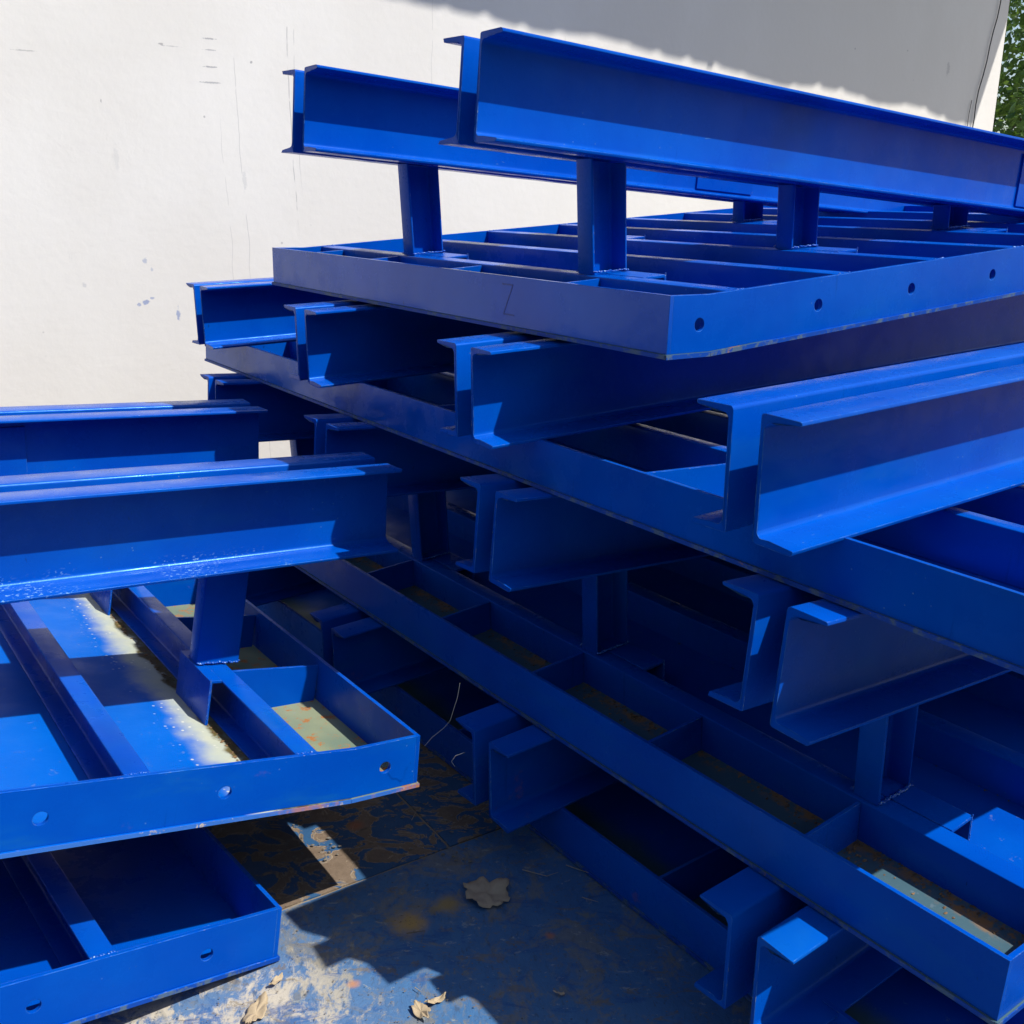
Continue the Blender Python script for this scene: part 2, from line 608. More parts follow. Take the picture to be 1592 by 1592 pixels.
def ground_painted(name, peel):
    m = NT(name)
    g = m.n.new("ShaderNodeNewGeometry")
    o = g.outputs['Position']
    n1 = m.noise(o, 7.5, 6, .68, .4)
    n2 = m.noise(m.map(o, (1.4, .8, 1), rot=(0, 0, .5)), 22, 6, .7, .8)
    n3 = m.noise(o, 3.0, 3, .5)
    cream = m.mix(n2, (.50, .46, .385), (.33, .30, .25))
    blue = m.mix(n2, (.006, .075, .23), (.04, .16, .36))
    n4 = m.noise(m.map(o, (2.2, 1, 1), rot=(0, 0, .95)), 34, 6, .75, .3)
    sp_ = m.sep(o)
    side = m.ramp(m.math('ADD', m.math('MULTIPLY', sp_[0], .75), m.math('MULTIPLY', sp_[1], .66)), .72, 1.0, 0.0, .07)  # shade toward the right stack painted in: bluer coverage, darker base colour
    shade_side = m.math('MULTIPLY', side, 11.0)
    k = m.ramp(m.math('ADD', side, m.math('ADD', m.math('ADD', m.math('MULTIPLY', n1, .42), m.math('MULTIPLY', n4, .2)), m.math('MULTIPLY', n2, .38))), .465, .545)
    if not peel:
        c = m.mix(m.math('MULTIPLY', k, .85), m.mix(shade_side, cream, (.055, .085, .11)), blue)
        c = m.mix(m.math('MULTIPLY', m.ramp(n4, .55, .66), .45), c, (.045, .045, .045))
        c = m.mix(m.math('MULTIPLY', m.ramp(m.noise(m.map(o, (1, 2.4, 1), rot=(0, 0, .6)), 12, 6, .75, .6), .56, .62), .55), c, (.15, .11, .06))
        tan = m.ramp(m.noise(o, 6.5, 7, .75, .7), .50, .60)
        c = m.mix(m.math('MULTIPLY', tan, .62), c, m.mix(n4, (.24, .22, .17), (.10, .10, .09)))
        deep = m.ramp(m.noise(m.map(o, (1, 1.8, 1), rot=(0, 0, .57)), 9, 6, .75, .8), .54, .63)
        c = m.mix(m.math('MULTIPLY', deep, .6), c, (.008, .07, .24))
        pale = m.ramp(m.noise(m.map(o, (1, 1.5, 1), rot=(0, 0, .3)), 26, 5, .75, .5), .60, .66)
        c = m.mix(m.math('MULTIPLY', pale, .5), c, (.30, .32, .30))
        # worn grey-brown strip along the foot of the stacks
        P = m.sep(m.map(o, (1, 1, 1), loc=(-.30, -2.0, 0)))
        line = m.math('ADD', m.math('MULTIPLY', P[0], .80), m.math('MULTIPLY', P[1], .59))
        d2 = m.math('ADD', line, m.math('MULTIPLY', m.noise(o, 5, 4, .7), .35))
        dirt = m.mix(m.noise(o, 40, 6, .75), (.025, .02, .015), (.11, .08, .05))
        c = m.mix(m.math('MULTIPLY', m.ramp(d2, .13, .26), .9), c, dirt)
    else:
        isl = m.noise(m.map(o, (1, 1.5, 1), rot=(0, 0, .7)), 10, 5, .6, 1.2)
        kk = m.ramp(isl, .49, .53)
        brown = m.mix(m.noise(o, 45, 6, .75), (.08, .055, .038), (.24, .18, .13))
        c = m.mix(kk, brown, m.mix(n2, (.015, .055, .15), (.03, .11, .23)))
        rim = m.math('MULTIPLY', m.ramp(isl, .465, .49), m.ramp(isl, .515, .49))
        c = m.mix(m.math('MULTIPLY', rim, .7), c, (.30, .24, .17))
    # splashes of orange and ochre
    for (px, py, r, colr) in ((-.212, 1.835, .035, (.38, .24, .06)), (-.135, 1.90, .03, (.28, .20, .07)),
                              (.085, 1.80, .011, (.42, .14, .06)), (-.305, 1.66, .012, (.45, .2, .08)), (-.38, 2.19, .02, (.3, .12, .06))):
        q = m.n.new("ShaderNodeVectorMath")
        q.operation = 'DISTANCE'
        m.put(q.inputs[0], o)
        q.inputs[1].default_value = (px, py, .004)
        dd = m.math('ADD', q.outputs['Value'], m.math('MULTIPLY', m.math('SUBTRACT', m.noise(o, 30, 4), .5), r))
        c = m.mix(m.math('MULTIPLY', m.ramp(dd, r * 1.5, r * .3), .9), c, colr)
    grit = m.ramp(m.noise(o, 130, 4, .75), .62, .70)
    c = m.mix(m.math('MULTIPLY', grit, .55), c, (.04, .035, .03))
    spots = m.ramp(m.vor(o, 34), .10, .04)
    c = m.mix(m.math('MULTIPLY', spots, m.math('MULTIPLY', m.ramp(m.noise(o, 5, 2), .45, .6), .7)), c, (.03, .03, .035))
    hgt = m.math('ADD', m.math('MULTIPLY', n2, .6), m.math('MULTIPLY', m.noise(o, 160, 4, .7), .25))
    if peel:
        hgt = m.math('ADD', hgt, m.math('MULTIPLY', m.ramp(isl, .47, .52), .5))
    return m.out(c, m.ramp(n1, .3, .7, .55, .85), m.bump(hgt, .5, .008), .35)


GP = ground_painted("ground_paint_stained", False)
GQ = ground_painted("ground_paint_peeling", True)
mm = NT("mortar")
gg = mm.n.new("ShaderNodeNewGeometry").outputs['Position']
MORT = mm.out(mm.mix(mm.noise(gg, 30, 5, .7), (.30, .25, .19), (.17, .14, .10)), .9, mm.bump(mm.noise(gg, 90, 4), .5, .01))
v, f = box(-60, 60, -40, 80, -.4, -.009)
ground = mesh_obj("ground", v, f, MORT, None, Matrix.Identity(4))
tag(ground, kind='structure')
J = Vector((-.144, 2.106, 0))
GA = R(57.0)
gB = Vector((math.sin(GA), math.cos(GA), 0))
gA = Vector((-math.cos(GA), math.sin(GA), 0))
GF = frame(J, gB, gA, Zv)


def slab(s0, s1, a0, a1, mat):
    gp = .0035
    x0, x1, y0, y1 = s0 + gp, s1 - gp, a0 + gp, a1 - gp
    nx, ny = max(2, int((x1 - x0) / .06)), max(2, int((y1 - y0) / .06))
    vs, fs = [], []
    for j in range(ny + 1):
        for i in range(nx + 1):
            x, y = x0 + (x1 - x0) * i / nx, y0 + (y1 - y0) * j / ny
            e = min(i, j, nx - i, ny - j)
            z = -.0035 + (.0018 * noise.noise(Vector((x * 3, y * 3, 1))) if e else -.002)
            if e == 0:
                x += .003 * noise.noise(Vector((x * 20, y * 20, 2)))
                y += .003 * noise.noise(Vector((x * 20, y * 20, 5)))
            vs.append((x, y, z))
    for j in range(ny):
        for i in range(nx):
            a = j * (nx + 1) + i
            fs.append((a, a + 1, a + nx + 2, a + nx + 1))
    b = len(vs)
    rim = [i for i in range(nx + 1)] + [j * (nx + 1) + nx for j in range(1, ny + 1)] + \
          [ny * (nx + 1) + i for i in range(nx - 1, -1, -1)] + [j * (nx + 1) for j in range(ny - 1, 0, -1)]
    for k in rim:
        vs.append((vs[k][0], vs[k][1], -.02))
    n = len(rim)
    for k in range(n):
        fs.append((rim[k], rim[(k + 1) % n], b + (k + 1) % n, b + k))
    return mesh_obj("slab", vs, fs, mat, ground, GF, smooth=30)


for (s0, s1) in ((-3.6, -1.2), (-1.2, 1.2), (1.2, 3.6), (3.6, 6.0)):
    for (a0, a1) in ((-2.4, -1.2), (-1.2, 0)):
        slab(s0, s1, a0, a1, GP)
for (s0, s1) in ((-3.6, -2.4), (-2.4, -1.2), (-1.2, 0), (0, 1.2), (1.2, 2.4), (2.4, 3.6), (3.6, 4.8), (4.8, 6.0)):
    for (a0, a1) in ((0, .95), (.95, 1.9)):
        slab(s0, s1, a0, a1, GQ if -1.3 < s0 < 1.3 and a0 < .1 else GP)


def wall_mat():
    m = NT("white_plaster")
    o = m.obj()
    n1 = m.noise(m.map(o, (1, 1, .7)), 1.3, 5, .6)
    c = m.mix(m.ramp(n1, .35, .7), (.675, .655, .62), (.72, .705, .675))
    z = m.sep(o)[2]
    c = m.mix(m.math('MULTIPLY', m.ramp(z, .3, -.9), .35), c, (.685, .655, .595))
    # faint trowel bands and rub marks
    tb = m.ramp(m.noise(m.map(o, (1, 1, 5)), 1.0, 4, .6), .62, .8)
    c = m.mix(m.math('MULTIPLY', tb, .10), c, (.58, .56, .53))
    # scattered pits, grey rub marks
    pit = m.math('MULTIPLY', m.ramp(m.vor(o, 7), .055, .03), m.ramp(m.noise(o, 2.1, 2), .54, .62))
    c = m.mix(m.math('MULTIPLY', pit, .6), c, (.22, .22, .24))
    rub = m.math('MULTIPLY', m.ramp(m.noise(m.map(o, (18, 18, 3.2)), 2, 4, .6), .66, .74), m.ramp(m.noise(o, 2.7, 2), .56, .66))
    c = m.mix(m.math('MULTIPLY', rub, .32), c, (.42, .42, .42))
    # thin vertical hairlines
    sx = m.sep(o)
    for (s0, w, zz, dk) in ((1.925, .0022, .35, .5), (1.955, .0016, .5, .35), (1.695, .0016, .1, .35), (1.62, .0013, -.2, .3), (2.62, .0015, .4, .3), (1.73, .0014, -1.0, .35)):
        wv = m.math('ADD', sx[0], m.math('MULTIPLY', m.noise(m.map(o, (.1, .1, 1)), 3, 3), .05))
        d = m.math('ABSOLUTE', m.math('SUBTRACT', wv, s0 + .025))
        seg = m.math('MULTIPLY', m.ramp(m.math('ABSOLUTE', m.math('SUBTRACT', sx[2], zz)), .55, .35), m.ramp(m.noise(o, 9, 3), .42, .5))
        c = m.mix(m.math('MULTIPLY', m.math('MULTIPLY', m.ramp(d, w * 1.6, w * .3), seg), dk), c, (.25, .25, .26))

    def blot(s, zz, rs, rz, colr, k, ns=60):
        nonlocal c
        q = m.map(o, (1 / rs, 0, 1 / rz), loc=(-s / rs, 0, -zz / rz))
        L = m.n.new("ShaderNodeVectorMath")
        L.operation = 'LENGTH'
        m.put(L.inputs[0], q)
        d = m.math('ADD', L.outputs['Value'], m.math('MULTIPLY', m.math('SUBTRACT', m.noise(o, ns, 4, .7), .5), 2.6))
        c = m.mix(m.math('MULTIPLY', m.ramp(d, 1.0, .55), k * .62), c, colr)
    blu = (.06, .15, .42)
    for a in ((1.248, -.423, .016, .012, blu, .95), (1.275, -.408, .010, .006, blu, .8), (1.222, -.432, .010, .008, blu, .8),
              (1.376, -.478, .009, .03, blu, .9), (1.262, -.260, .012, .012, (.2, .27, .45), .8), (1.285, -.295, .006, .01, (.2, .27, .45), .7),
              (1.02, -.345, .010, .012, (.35, .37, .42), .6), (1.592, .579, .03, .0035, (.12, .13, .17), .8), (1.592, .538, .028, .003, (.2, .2, .24), .8),
              (1.592, .476, .034, .0035, (.1, .11, .15), .85), (1.585, .418, .05, .004, (.15, .16, .2), .8), (1.40, .545, .012, .005, (.1, .1, .12), .8),
              (1.44, .540, .04, .0025, (.25, .25, .28), .7), (1.76, .505, .006, .006, (.1, .1, .12), .8), (.905, .485, .05, .003, (.25, .25, .25), .7),
              (1.55, .29, .005, .006, (.2, .2, .22), .8), (1.155, .33, .004, .008, (.2, .2, .22), .8), (1.70, .05, .010, .045, (.45, .46, .47), .6),
              (1.19, .13, .012, .05, (.5, .5, .5), .5), (3.02, .35, .01, .014, (.4, .4, .4), .5), (6.55, .8, .02, .05, (.2, .2, .22), .5)):
        blot(*a)
    nb = m.bump(m.noise(o, 26, 6, .65), .12, .01)
    return m.out(c, .8, nb, .25)


building = empty("plastered_building", WF, "long white plastered building wall behind the steel stacks, scuffed, upper right in shade", "building")
v, f = box(-9, 7.16, 4.3, 4.55, -EYE - .05, 4.6)
mesh_obj("wall", v, f, wall_mat(), building, WF)
v, f = box(6.91, 7.159, 4.551, 9.3, -EYE - .05, 4.6)
mesh_obj("end_wall", v, f, bpy.data.materials["white_plaster"], building, WF)
# corrugated canopy along the wall (above the frame): its trough-and-crest edge throws the scalloped shadow
cm = NT("galvanised_sheet")
CANM = cm.out(cm.mix(cm.noise(cm.obj(), 5, 4), (.35, .37, .38), (.45, .46, .47)), .45)
cm.p.inputs['Metallic'].default_value = .6
vs, fs = [], []
t = 1.3 / .478
e_s = [(-1.6, .0), (7.62, .0)]
n = 460
for j in range(2):
    for i in range(n + 1):
        s = -3.0 + (7.78 + 3.0) * i / n
        s_sh = s - .3166 * t
        z = .815 - .0745 * (s_sh - 2.4) + .819 * t
        ph = (s / .215) % 1.0
        rg = max(0.0, 1 - abs(ph - .5) / .22)
        z += .012 * min(1, rg * 1.3) * (1 + .55 * math.sin(s * 5.3)) + .012 * math.sin(s * 3.1) + .010 * math.sin(s * 7.3) + .022 * noise.noise(Vector((s * 2.6, 4.2, 0)))
        a = 3.0 if j == 0 else 4.298
        z += 0 if j == 0 else .16
        vs.append((s, a, z))
for i in range(n):
    fs.append((i, i + 1, n + 2 + i, n + 1 + i))
can = mesh_obj("canopy_sheet", vs, fs, CANM, building, WF)
sm = can.modifiers.new("thickness", 'SOLIDIFY')
sm.thickness = .0012
for s in (-2.6, .0, 2.6, 5.2, 7.6):
    v, f = box(s - .02, s + .02, 3.03, 4.3, .815 - .0745 * (s - .861 - 2.4) + 2.228 - .07, .815 - .0745 * (s - .861 - 2.4) + 2.228 - .02)
    mesh_obj("canopy_bracket", v, f, CANM, building, WF)


def tube(name, pts, r, mat, parent=None, mtx=None, sides=6, taper=None):
    pts = [Vector(p) for p in pts]
    vs, fs = [], []
    for i, p in enumerate(pts):
        d = (pts[min(i + 1, len(pts) - 1)] - pts[max(i - 1, 0)]).normalized()
        a = d.cross(Vector((.3, .5, .81))).normalized()
        b = d.cross(a)
        rr = r if taper is None else r * (1 + (taper - 1) * i / (len(pts) - 1))
        for k in range(sides):
            an = 2 * math.pi * k / sides
            vs.append(p + (a * math.cos(an) + b * math.sin(an)) * rr)
    for i in range(len(pts) - 1):
        for k in range(sides):
            j = (k + 1) % sides
            fs.append((i * sides + k, i * sides + j, (i + 1) * sides + j, (i + 1) * sides + k))
    fs.append(tuple(range(sides)))
    fs.append(tuple(range((len(pts) - 1) * sides, len(pts) * sides)))
    return mesh_obj(name, vs, fs, mat, parent, mtx, smooth=50)


def flat(name, c, rough=.6, ns=20, amp=.25):
    m = NT(name)
    o = m.obj()
    c2 = tuple(x * (1 - amp) for x in c)
    return m.out(m.mix(m.noise(o, ns, 4, .6), c, c2), rough)


CABLE = flat("black_cable", (.015, .017, .022), .5)
pts = []
for i in range(40):
    z = 2.9 - 3.6 * i / 39
    s = 6.89 + .165 * (z - .484) + .012 * math.sin(z * 7) + .008 * math.sin(z * 17)
    pts.append((s, 4.285, z))
o = tube("cable", pts, .0038, CABLE, None, WF)
tag(o, "black cable hanging down the white wall near its right corner", "cable")
pts = [(6.83 + .10 * (z - .45) + .004 * math.sin(z * 20), 4.29, z) for z in [.62 - 1.2 * i / 14 for i in range(15)]]
o = tube("thin_wire", pts, .0022, CABLE, None, WF)
tag(o, "thin wire running down the wall left of the black cable", "wire")


# trees beyond the right corner of the wall
def leaf_mat(name, a, b):
    m = NT(name)
    g = m.n.new("ShaderNodeNewGeometry")
    rnd = g.outputs['Random Per Island']
    c = m.mix(rnd, a, b)
    m.put(m.p.inputs['Base Color'], c)
    m.p.inputs['Roughness'].default_value = .45
    tr = m.n.new("ShaderNodeBsdfTranslucent")
    m.put(tr.inputs[0], m.mix(rnd, tuple(x * 1.5 for x in a), (.20, .32, .04)))
    mx = m.n.new("ShaderNodeMixShader")
    mx.inputs[0].default_value = .35
    m.t.links.new(m.p.outputs[0], mx.inputs[1])
    m.t.links.new(tr.outputs[0], mx.inputs[2])
    m.t.links.new(mx.outputs[0], m.n["Material Output"].inputs[0])
    return m.mat


BARK = flat("bark", (.09, .07, .05), .9, 12, .5)


def tree(pos, height, rad, nleaf, label, lm, seed, group):
    rng = random.Random(seed)
    root = empty("broadleaf_tree", Matrix.Translation(pos), label, "tree", group)
    mt = root.matrix_basis
    trunk = [(0, 0, -.1), (.08, .03, height * .3), (-.05, .1, height * .55), (.1, 0, height * .85)]
    tube("trunk", trunk, .17, BARK, root, mt, 9, .35)
    clumps = []
    for k in range(26):
        th, u = rng.uniform(0, 2 * math.pi), rng.uniform(-.75, 1)
        rr = rad * rng.uniform(.45, .95)
        c = Vector((math.cos(th) * math.sqrt(1 - u * u * .8) * rr, math.sin(th) * math.sqrt(1 - u * u * .8) * rr, height * .62 + u * height * .36))
        clumps.append((c, rad * rng.uniform(.22, .42)))
    for c, r in clumps[:11]:
        st = Vector((0, .05, height * rng.uniform(.25, .55)))
        tube("limb", [st, st.lerp(c, .5) + Vector((0, 0, .15)), c], .05, BARK, root, mt, 6, .3)
    vs, fs = [], []
    for i in range(nleaf):
        c, r = rng.choice(clumps)
        d = Vector([rng.gauss(0, 1) for _ in range(3)]).normalized() * r * rng.uniform(.35, 1.05) ** .6
        p = c + d
        ln = rng.uniform(.07, .13)
        a = Vector([rng.gauss(0, 1), rng.gauss(0, 1), rng.gauss(-.4, .7)]).normalized()
        b = a.cross(Vector([rng.gauss(0, 1) for _ in range(3)])).normalized() * ln * .38
        up = a.cross(b).normalized() * ln * .1
        k = len(vs)
        vs += [p, p + a * ln * .5 + b + up, p + a * ln, p + a * ln * .5 - b + up]
        fs += [(k, k + 1, k + 2), (k, k + 2, k + 3)]
    me = bpy.data.meshes.new("crown")
    me.from_pydata([tuple(q) for q in vs], [], fs)
    me.materials.append(lm)
    cr_ = bpy.data.objects.new("crown", me)
    col.objects.link(cr_)
    cr_.parent = root


LM1 = leaf_mat("leaf_green", (.03, .085, .012), (.08, .16, .03))
LM2 = leaf_mat("leaf_dark", (.02, .065, .012), (.05, .12, .03))
dirv = lambda az, d: Vector((math.sin(R(az)) * d, math.cos(R(az)) * d, 0))
tree(dirv(28.5, 13.0), 5.6, 2.3, 10000, "light green leafy tree just past the right corner of the white wall", LM1, 3, None)
tree(dirv(30.5, 17.5), 5.0, 2.9, 7000, "darker leafy tree standing behind the light green tree at the wall corner", LM2, 8, None)


# leafy mass added out of view behind the camera to darken the paint's reflections
rng = random.Random(5)
vs, fs = [], []
NA, NH = 60, 8
for j in range(NH + 1):
    for i in range(NA + 1):
        az = R(95 + 190 * i / NA)
        hh = 4.6 * j / NH
        rr = 7.5 + 1.2 * noise.noise(Vector((i * .3, hh, 3))) + (.9 if j == NH else 0)
        vs.append((math.sin(az) * rr, math.cos(az) * rr, hh + (.5 * noise.noise(Vector((i * .5, 9, 0))) if j == NH else 0)))
for j in range(NH):
    for i in range(NA):
        a = j * (NA + 1) + i
        fs.append((a, a + 1, a + NA + 2, a + NA + 1))
for i in range(9000):
    az = R(rng.uniform(95, 285))
    hh = rng.uniform(.05, 4.9)
    rr = 7.3 + 1.2 * noise.noise(Vector(((math.degrees(az) - 95) / 190 * NA * .3, hh, 3))) - rng.uniform(-.1, .35)
    p = Vector((math.sin(az) * rr, math.cos(az) * rr, hh))
    a = Vector([rng.gauss(0, 1) for _ in range(3)]).normalized() * .16
    b = a.cross(Vector([rng.gauss(0, 1) for _ in range(3)])).normalized() * .07
    k = len(vs)
    vs += [p, p + a * .5 + b, p + a, p + a * .5 - b]
    fs.append((k, k + 1, k + 2, k + 3))
me = bpy.data.meshes.new("added_hedge")
me.from_pydata([tuple(q) for q in vs], [], fs)
me.materials.append(LM2)
added_hedge = bpy.data.objects.new("added_hedge", me)
col.objects.link(added_hedge)
tag(added_hedge, kind='stuff')


# ------------------------------------------------------------------ the ramp sections
def fr(q):
    return frame(*q)


Ra = fr([[-0.09502, 2.15844, 1.57118], [0.808566, 0.583948, -0.072292], [-0.585131, 0.810918, 0.005758], [0.061986, 0.037644, 0.997367]])
Rb = fr([[0.34284, 1.48239, 0.9789], [0.817634, 0.575406, 0.019547], [-0.575578, 0.817736, 0.004168], [-0.013586, -0.014659, 0.9998]])
Rc = fr([[0.38488, 1.45699, 0.68711], [0.802086, 0.59266, -0.073566], [-0.5939, 0.804516, 0.006054], [0.062773, 0.038835, 0.997272]])
Rd = fr([[0.39312, 1.44768, 0.11159], [0.799982, 0.599429, 0.026704], [-0.599865, 0.800002, 0.012594], [-0.013814, -0.026094, 0.999564]])
Rl = fr([[-0.32382, 2.37509, 0.66982], [0.815893, 0.573547, -0.073233], [-0.574788, 0.818288, 0.004939], [0.062758, 0.038064, 0.997303]])
Da = fr([[0.36806, 1.94297, 1.18881], [0.812941, 0.579419, 0.058317], [-0.580644, 0.814141, 0.005152], [-0.044493, -0.03805, 0.998285]])
Db = fr([[0.68157, 1.21514, 0.88066], [0.815107, 0.575898, -0.062791], [-0.576875, 0.816827, 0.003083], [0.053065, 0.033709, 0.998022]])
Dc = fr([[0.806, 1.3025, 0.30029], [0.796462, 0.601943, 0.057564], [-0.603539, 0.797205, 0.014326], [-0.037267, -0.046152, 0.998239]])
Dd = fr([[0.82492, 1.12298, 0.003], [0.805555, 0.592521, 0.0], [-0.592521, 0.805555, 0.0], [0.0, 0.0, 1.0]])
Dm_ = fr([[-0.46792, 1.71999, 0.003], [0.765127, 0.619257, -0.176354], [-0.632252, 0.774396, -0.023835], [0.121808, 0.129738, 0.984038]])
Dl = fr([[-0.31987, 1.80392, 0.31294], [0.800557, 0.56542, -0.198516], [-0.579181, 0.815076, -0.014139], [0.153811, 0.126295, 0.979996]])
for mt_, k_ in ((Rb, 1.008), (Rc, 1.005), (Rd, 1.008)):      # seat each rail set just under the section above
    mt_.translation = Vector((mt_.translation.x * k_, mt_.translation.y * k_, EYE + (mt_.translation.z - EYE) * k_))
HB = .1118


def turned(m, wd):
    """same part turned half round: s and v reversed, origin on the far edge"""
    s = -Vector(m.col[0][:3])
    v_ = -Vector(m.col[1][:3])
    return frame(Vector(m.translation) + Vector(m.col[1][:3]) * wd, s, v_, m.col[2][:3])


ribs = lambda e, n=7: [e + .322 * i for i in range(n)]
def worn_edge():
    m = NT("worn_edge")
    o = m.obj()
    c = m.mix(m.ramp(m.noise(o, 22, 5, .75), .48, .60), (.0, .05, .33), (.07, .12, .20))
    c = m.mix(m.ramp(m.noise(o, 31, 5, .75), .62, .68), c, (.25, .15, .08))
    return m.out(c, .55, None, .25)


WEDGE = worn_edge()
GRP = "blue ramp sections stacked in the yard"
WA = 1.7863
A_ = make_unit("ramp_section", "topmost blue ramp section of the right stack, end plate sheened grey with a scratched Z", Da, WA, 3.0, HB, .109, R(4.51),
          ribs(.110, 9), (.39, .85, 1.27, 1.62), None, MP, FLOOR_B, FLOOR_B,
          rails=(Ra, (0.0, .7815), 2.85, ((.7815, 1.40, 1.67, .022, .17, -1), (0, 1.975, 2.19, .02, .172, -1))),
          posts=[(s, v_) for v_ in (.422, 1.205) for s in (.072, .725, 1.40)], end_mat=MPE, holes=[.31, .6205, .934, 1.245, 1.56, 1.87], group=GRP)
B_ = make_unit("ramp_section", "second ramp section from the top of the right stack, four rails jutting toward the viewer", Db, 3.125, 2.3, .100, 0, 0,
          [.366 + .322 * i for i in range(6)], (.785, 1.545, 2.335), None, MP2, FLOOR_B, FLOOR_B,
          rails=(Rb, (0.0, .7757, 1.5871, 2.405), 2.4, ()), posts=[(s, v_) for v_ in (.305, 1.085, 1.885, 2.685) for s in (.94, 1.6)], holes=[.08, .42, .74, 1.05, 1.37], pads=False, group=GRP)
C_ = make_unit("ramp_section", "third ramp section down the right stack, its long bar slanting to the lower right corner", Dc, 3.1, 2.3, HB, .109, R(5.96),
          ribs(.128), (.376, .766, 1.148, 1.53, 1.92, 2.3, 2.69), None, MP3, FLOOR_B, FLOOR_B,
          rails=(Rc, (0.0, .7608, 1.5374, 2.3275), 2.3, ()), posts=[(s, v_) for v_ in (.345, 1.11, 1.885, 2.67) for s in (.09, .74, 1.40)], holes=[.31, .62, .93], fz=.026,
          debris=((.03, .081, .02, 2.7, 900, 'y'), (-.06, .08, .30, .375, 160, 'x'), (.40, .42, .02, 1.2, 120, 'y')), group=GRP)
D_ = make_unit("ramp_section", "lowest blue ramp section of the right stack, lying flat on the stained ground", Dd, 3.1, 2.3, HB, 0, 0,
          [.35 + .322 * i for i in range(6)], (.12, .878, 1.64, 2.4), None, MP4, FLOOR_B, FLOOR_B,
          rails=(Rd, (0.0, .7695, 1.524, 2.30), 2.3, ()), posts=(), holes=[.08, .42, .74], group=GRP)
WL = 1.7863
L_ = make_unit("ramp_section", "upper blue ramp section of the left stack with flaked rails and a rusty lower edge", turned(Dl, WL), WL, 2.2, HB, .1527, R(4.96),
          ribs(.127), (WL - .475, WL - .87, WL - 1.27, WL - 1.65), None, MPL, FLOOR_L, FLOOR_LIP,
          rails=(turned(Rl, 0), (0.0, -.7959), 2.2, ((-.7959, .64, .95, .02, .17, 1), )),
          posts=[(s, v_) for v_ in (WL - .565, WL - 1.36) for s in (.050, .715, 1.37)], pad_v=(-.045, .155), rail_mat=MPR, holes=[.2664, .5822, .90, 1.21], edge_mat=REDGE, group=GRP, debris=((.130, .152, .5, WL - .02, 260, 'y'), (.02, .08, .8, WL - .02, 120, 'y')))
M_ = make_unit("ramp_section", "lower blue ramp section of the left stack, open pan resting on the ground without rails", turned(Dm_, WL), WL, 2.0, HB, 0, 0,
          [.3685 + .322 * i for i in range(5)], (), None, MPM, MPM, MPM, holes=[.1524, .4628, .78, 1.09], group=GRP)

# scratched Z on the end plate of the topmost section
zl = Da @ Matrix.Rotation(R(4.51), 4, 'Y')
ZM = flat("scribed_line", (.003, .045, .27), .5)
vs, fs = [], []
y0 = .49
for (p, q) in (((y0 + .035, .094), (y0 - .005, .094)), ((y0 - .005, .094), (y0 + .028, .030)), ((y0 + .028, .030), (y0 - .012, .030))):
    d = (Vector(q) - Vector(p)).normalized()
    nn = Vector((-d.y, d.x)) * .0014
    k = len(vs)
    for c in (Vector(p) + nn, Vector(q) + nn, Vector(q) - nn, Vector(p) - nn):
        for x in (-.1096, -.1088):
            vs.append((x, c.x, c.y))
    fs += [(k, k + 2, k + 4, k + 6), (k + 1, k + 7, k + 5, k + 3), (k, k + 1, k + 3, k + 2), (k + 2, k + 3, k + 5, k + 4), (k + 4, k + 5, k + 7, k + 6), (k + 6, k + 7, k + 1, k)]
mesh_obj("scratched_letter", vs, fs, ZM, A_, zl)


# ------------------------------------------------------------------ litter on the ground
def gpt(px, py, z=0.0):
    """ground position seen at photo pixel (px, py)"""
    d = F + RX * ((px - 796) / 1605.27) - UX * ((py - 796) / 1605.27)
    t_ = (EYE - z) / -d.z
    return Vector((0, 0, EYE)) + d * t_


def dry_leaf(px, py, size, rot, curl, mat, label, seed, lobes=7, wid=1.0):
    rng = random.Random(seed)
    vs, fs = [], []
    nr, na = 5, 42
    offs = [rng.uniform(.75, 1.2) for _ in range(na)]
    vs.append((0, 0, .004))
    for r_ in range(1, nr + 1):
        for a in range(na):
            th = 2 * math.pi * a / na
            e = 1 + .42 * noise.noise(Vector((math.cos(th) * 1.6, math.sin(th) * 1.6, seed))) + .16 * noise.noise(Vector((math.cos(th) * 5, math.sin(th) * 5, seed + 9))) + .10 * (offs[a] - 1) * (r_ / nr) ** 2 * 4
            rr = size * e * r_ / nr * .5
            x, y = rr * math.cos(th), rr * math.sin(th) * wid
            u = r_ / nr
            z = .004 + curl * size * (u * u * (.5 + .5 * math.sin(2 * th + 1)) + .22 * u * math.cos(5 * th)) + size * .13 * noise.noise(Vector((x * 45, y * 45, seed)))
            vs.append((x, y, max(.0015, z)))
    for a in range(na):
        fs.append((0, 1 + a, 1 + (a + 1) % na))
    for r_ in range(nr - 1):
        for a in range(na):
            b = (a + 1) % na
            fs.append((1 + r_ * na + a, 1 + (r_ + 1) * na + a, 1 + (r_ + 1) * na + b, 1 + r_ * na + b))
    o = mesh_obj("dry_leaf", vs, fs, mat, None, Matrix.Translation(gpt(px, py)) @ Matrix.Rotation(rot, 4, 'Z'), smooth=60)
    md = o.modifiers.new("thickness", 'SOLIDIFY')
    md.thickness = .0006
    tag(o, label, "leaf")
    return o


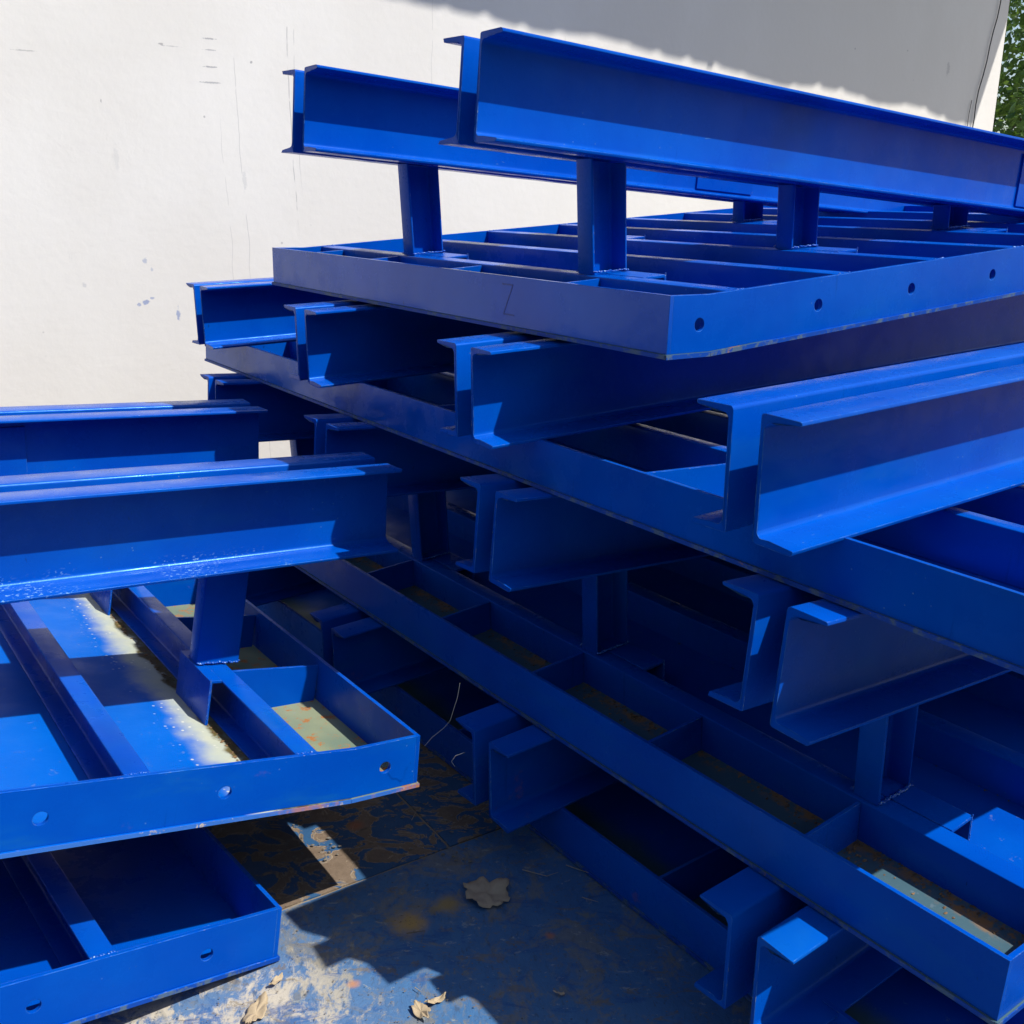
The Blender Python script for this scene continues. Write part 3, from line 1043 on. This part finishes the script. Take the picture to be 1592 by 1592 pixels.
LEAFB = flat("dead_leaf_grey", (.44, .36, .26), .8, 40, .45)
LEAFC = flat("dead_leaf_cream", (.46, .36, .23), .7, 60, .4)
dry_leaf(757, 1391, .098, .4, .10, LEAFB, "large crumpled grey-brown leaf lying alone on the blue-stained ground", 2)
dry_leaf(428, 1529, .034, 1.0, .2, LEAFC, "small curled cream leaf beside the lower left ramp section", 4, 3, .4)
dry_leaf(398, 1578, .075, 1.3, .15, LEAFC, "long curled cream leaf at the bottom edge near the left stack", 5, 3, .45)
dry_leaf(655, 1575, .050, 2.2, .18, LEAFC, "twisted cream leaf at the bottom edge below the rounded shadow", 6, 4, .5)
dry_leaf(675, 1560, .040, .5, .22, LEAFC, "upright curled leaf with a split tip right of the twisted one", 9, 3, .35)
dry_leaf(870, 1547, .022, 2.8, .2, LEAFB, "tiny pale leaf sliver on the shaded ground toward the right stack", 11, 2, .3)
STRAW = flat("straw", (.40, .33, .24), .8, 50, .4)
STRAWD = flat("straw_dark", (.15, .12, .09), .9, 50, .4)
strw = [(((812, 1352), (850, 1362), (868, 1356)), "forked dry straw beside the lowest bar of the right stack"),
        (((880, 1345), (925, 1362)), "short pale straw in the dirt along the lowest right bar"),
        (((640, 1275), (648, 1260)), "tiny upright straw chip on the dark peeling slab"),
        (((560, 1290), (585, 1284)), "dark straw lying on the peeling slab under the left stack"),
        (((690, 1182), (702, 1186), (712, 1193)), "bent straw by the flange end of the lowest rail"),
        (((645, 1535), (655, 1542)), "tiny straw near the bottom edge in the rounded shadow"),
        (((632, 1451), (660, 1447), (655, 1465)), "hooked dark straw on the shaded blue ground left of the large leaf"),
        (((905, 1395), (930, 1404)), "dark straw at the foot of the right stack, right of the large leaf")]
for k, (pl, lab) in enumerate(strw):
    pts = [gpt(*p, z=.004) + Vector((0, 0, .003 * (k % 3 == 1) * (i == 1))) for i, p in enumerate(pl)]
    o = tube("straw", pts, .0011, STRAW if k % 3 != 0 or k == 0 else STRAWD, None, Matrix.Identity(4), 5, .4)
    tag(o, lab, "straw", "dry straws on the ground")
# pale strands hanging by the third section
STR = flat("pale_strand", (.34, .34, .32), .7)


def at_plane(px, py, dist):
    d = F + RX * ((px - 796) / 1605.27) - UX * ((py - 796) / 1605.27)
    return Vector((0, 0, EYE)) + d * dist


pts = [(715, 1062), (711, 1085), (706, 1100), (700, 1120), (690, 1132), (672, 1146), (660, 1160)]
tag(tube("strand", [at_plane(x, y, 1.98 + i * .02) for i, (x, y) in enumerate(pts)], .00045, STR, None, Matrix.Identity(4), 5), "pale cobweb strand hanging below the long bar of the third section", "strand")
pts = [(722, 1170), (708, 1175), (702, 1184), (707, 1192)]
tag(tube("strand", [at_plane(x, y, 2.1) for i, (x, y) in enumerate(pts)], .0005, STR, None, Matrix.Identity(4), 5), "short pale curl of strand near the end of the lowest rails", "strand")


# grit and flakes of paint on the ground: countless
def grit(px0, px1, py0, py1, n, name, mat, smin, smax, seed):
    rng = random.Random(seed)
    vs, fs = [], []
    for i in range(n):
        p = gpt(rng.uniform(px0, px1), rng.uniform(py0, py1))
        s = rng.uniform(smin, smax)
        th = rng.uniform(0, 6.28)
        k = len(vs)
        for a in range(5):
            an = th + a * 1.257
            vs.append(p + Vector((math.cos(an) * s * rng.uniform(.6, 1.3), math.sin(an) * s * .7, rng.uniform(0, s * .3))))
        vs.append(p + Vector((0, 0, s * rng.uniform(.3, .7))))
        for a in range(5):
            fs.append((k + a, k + (a + 1) % 5, k + 5))
    me = bpy.data.meshes.new(name)
    me.from_pydata([tuple(q) for q in vs], [], fs)
    me.materials.append(mat)
    o = bpy.data.objects.new(name, me)
    col.objects.link(o)
    tag(o, kind='stuff')


grit(120, 1120, 1230, 1600, 900, "grit", flat("grit_brown", (.16, .13, .10), .9), .0008, .0025, 21)
grit(380, 760, 1200, 1340, 240, "paint_flakes", flat("flake_pale", (.22, .20, .17), .8, 80, .6), .002, .006, 22)
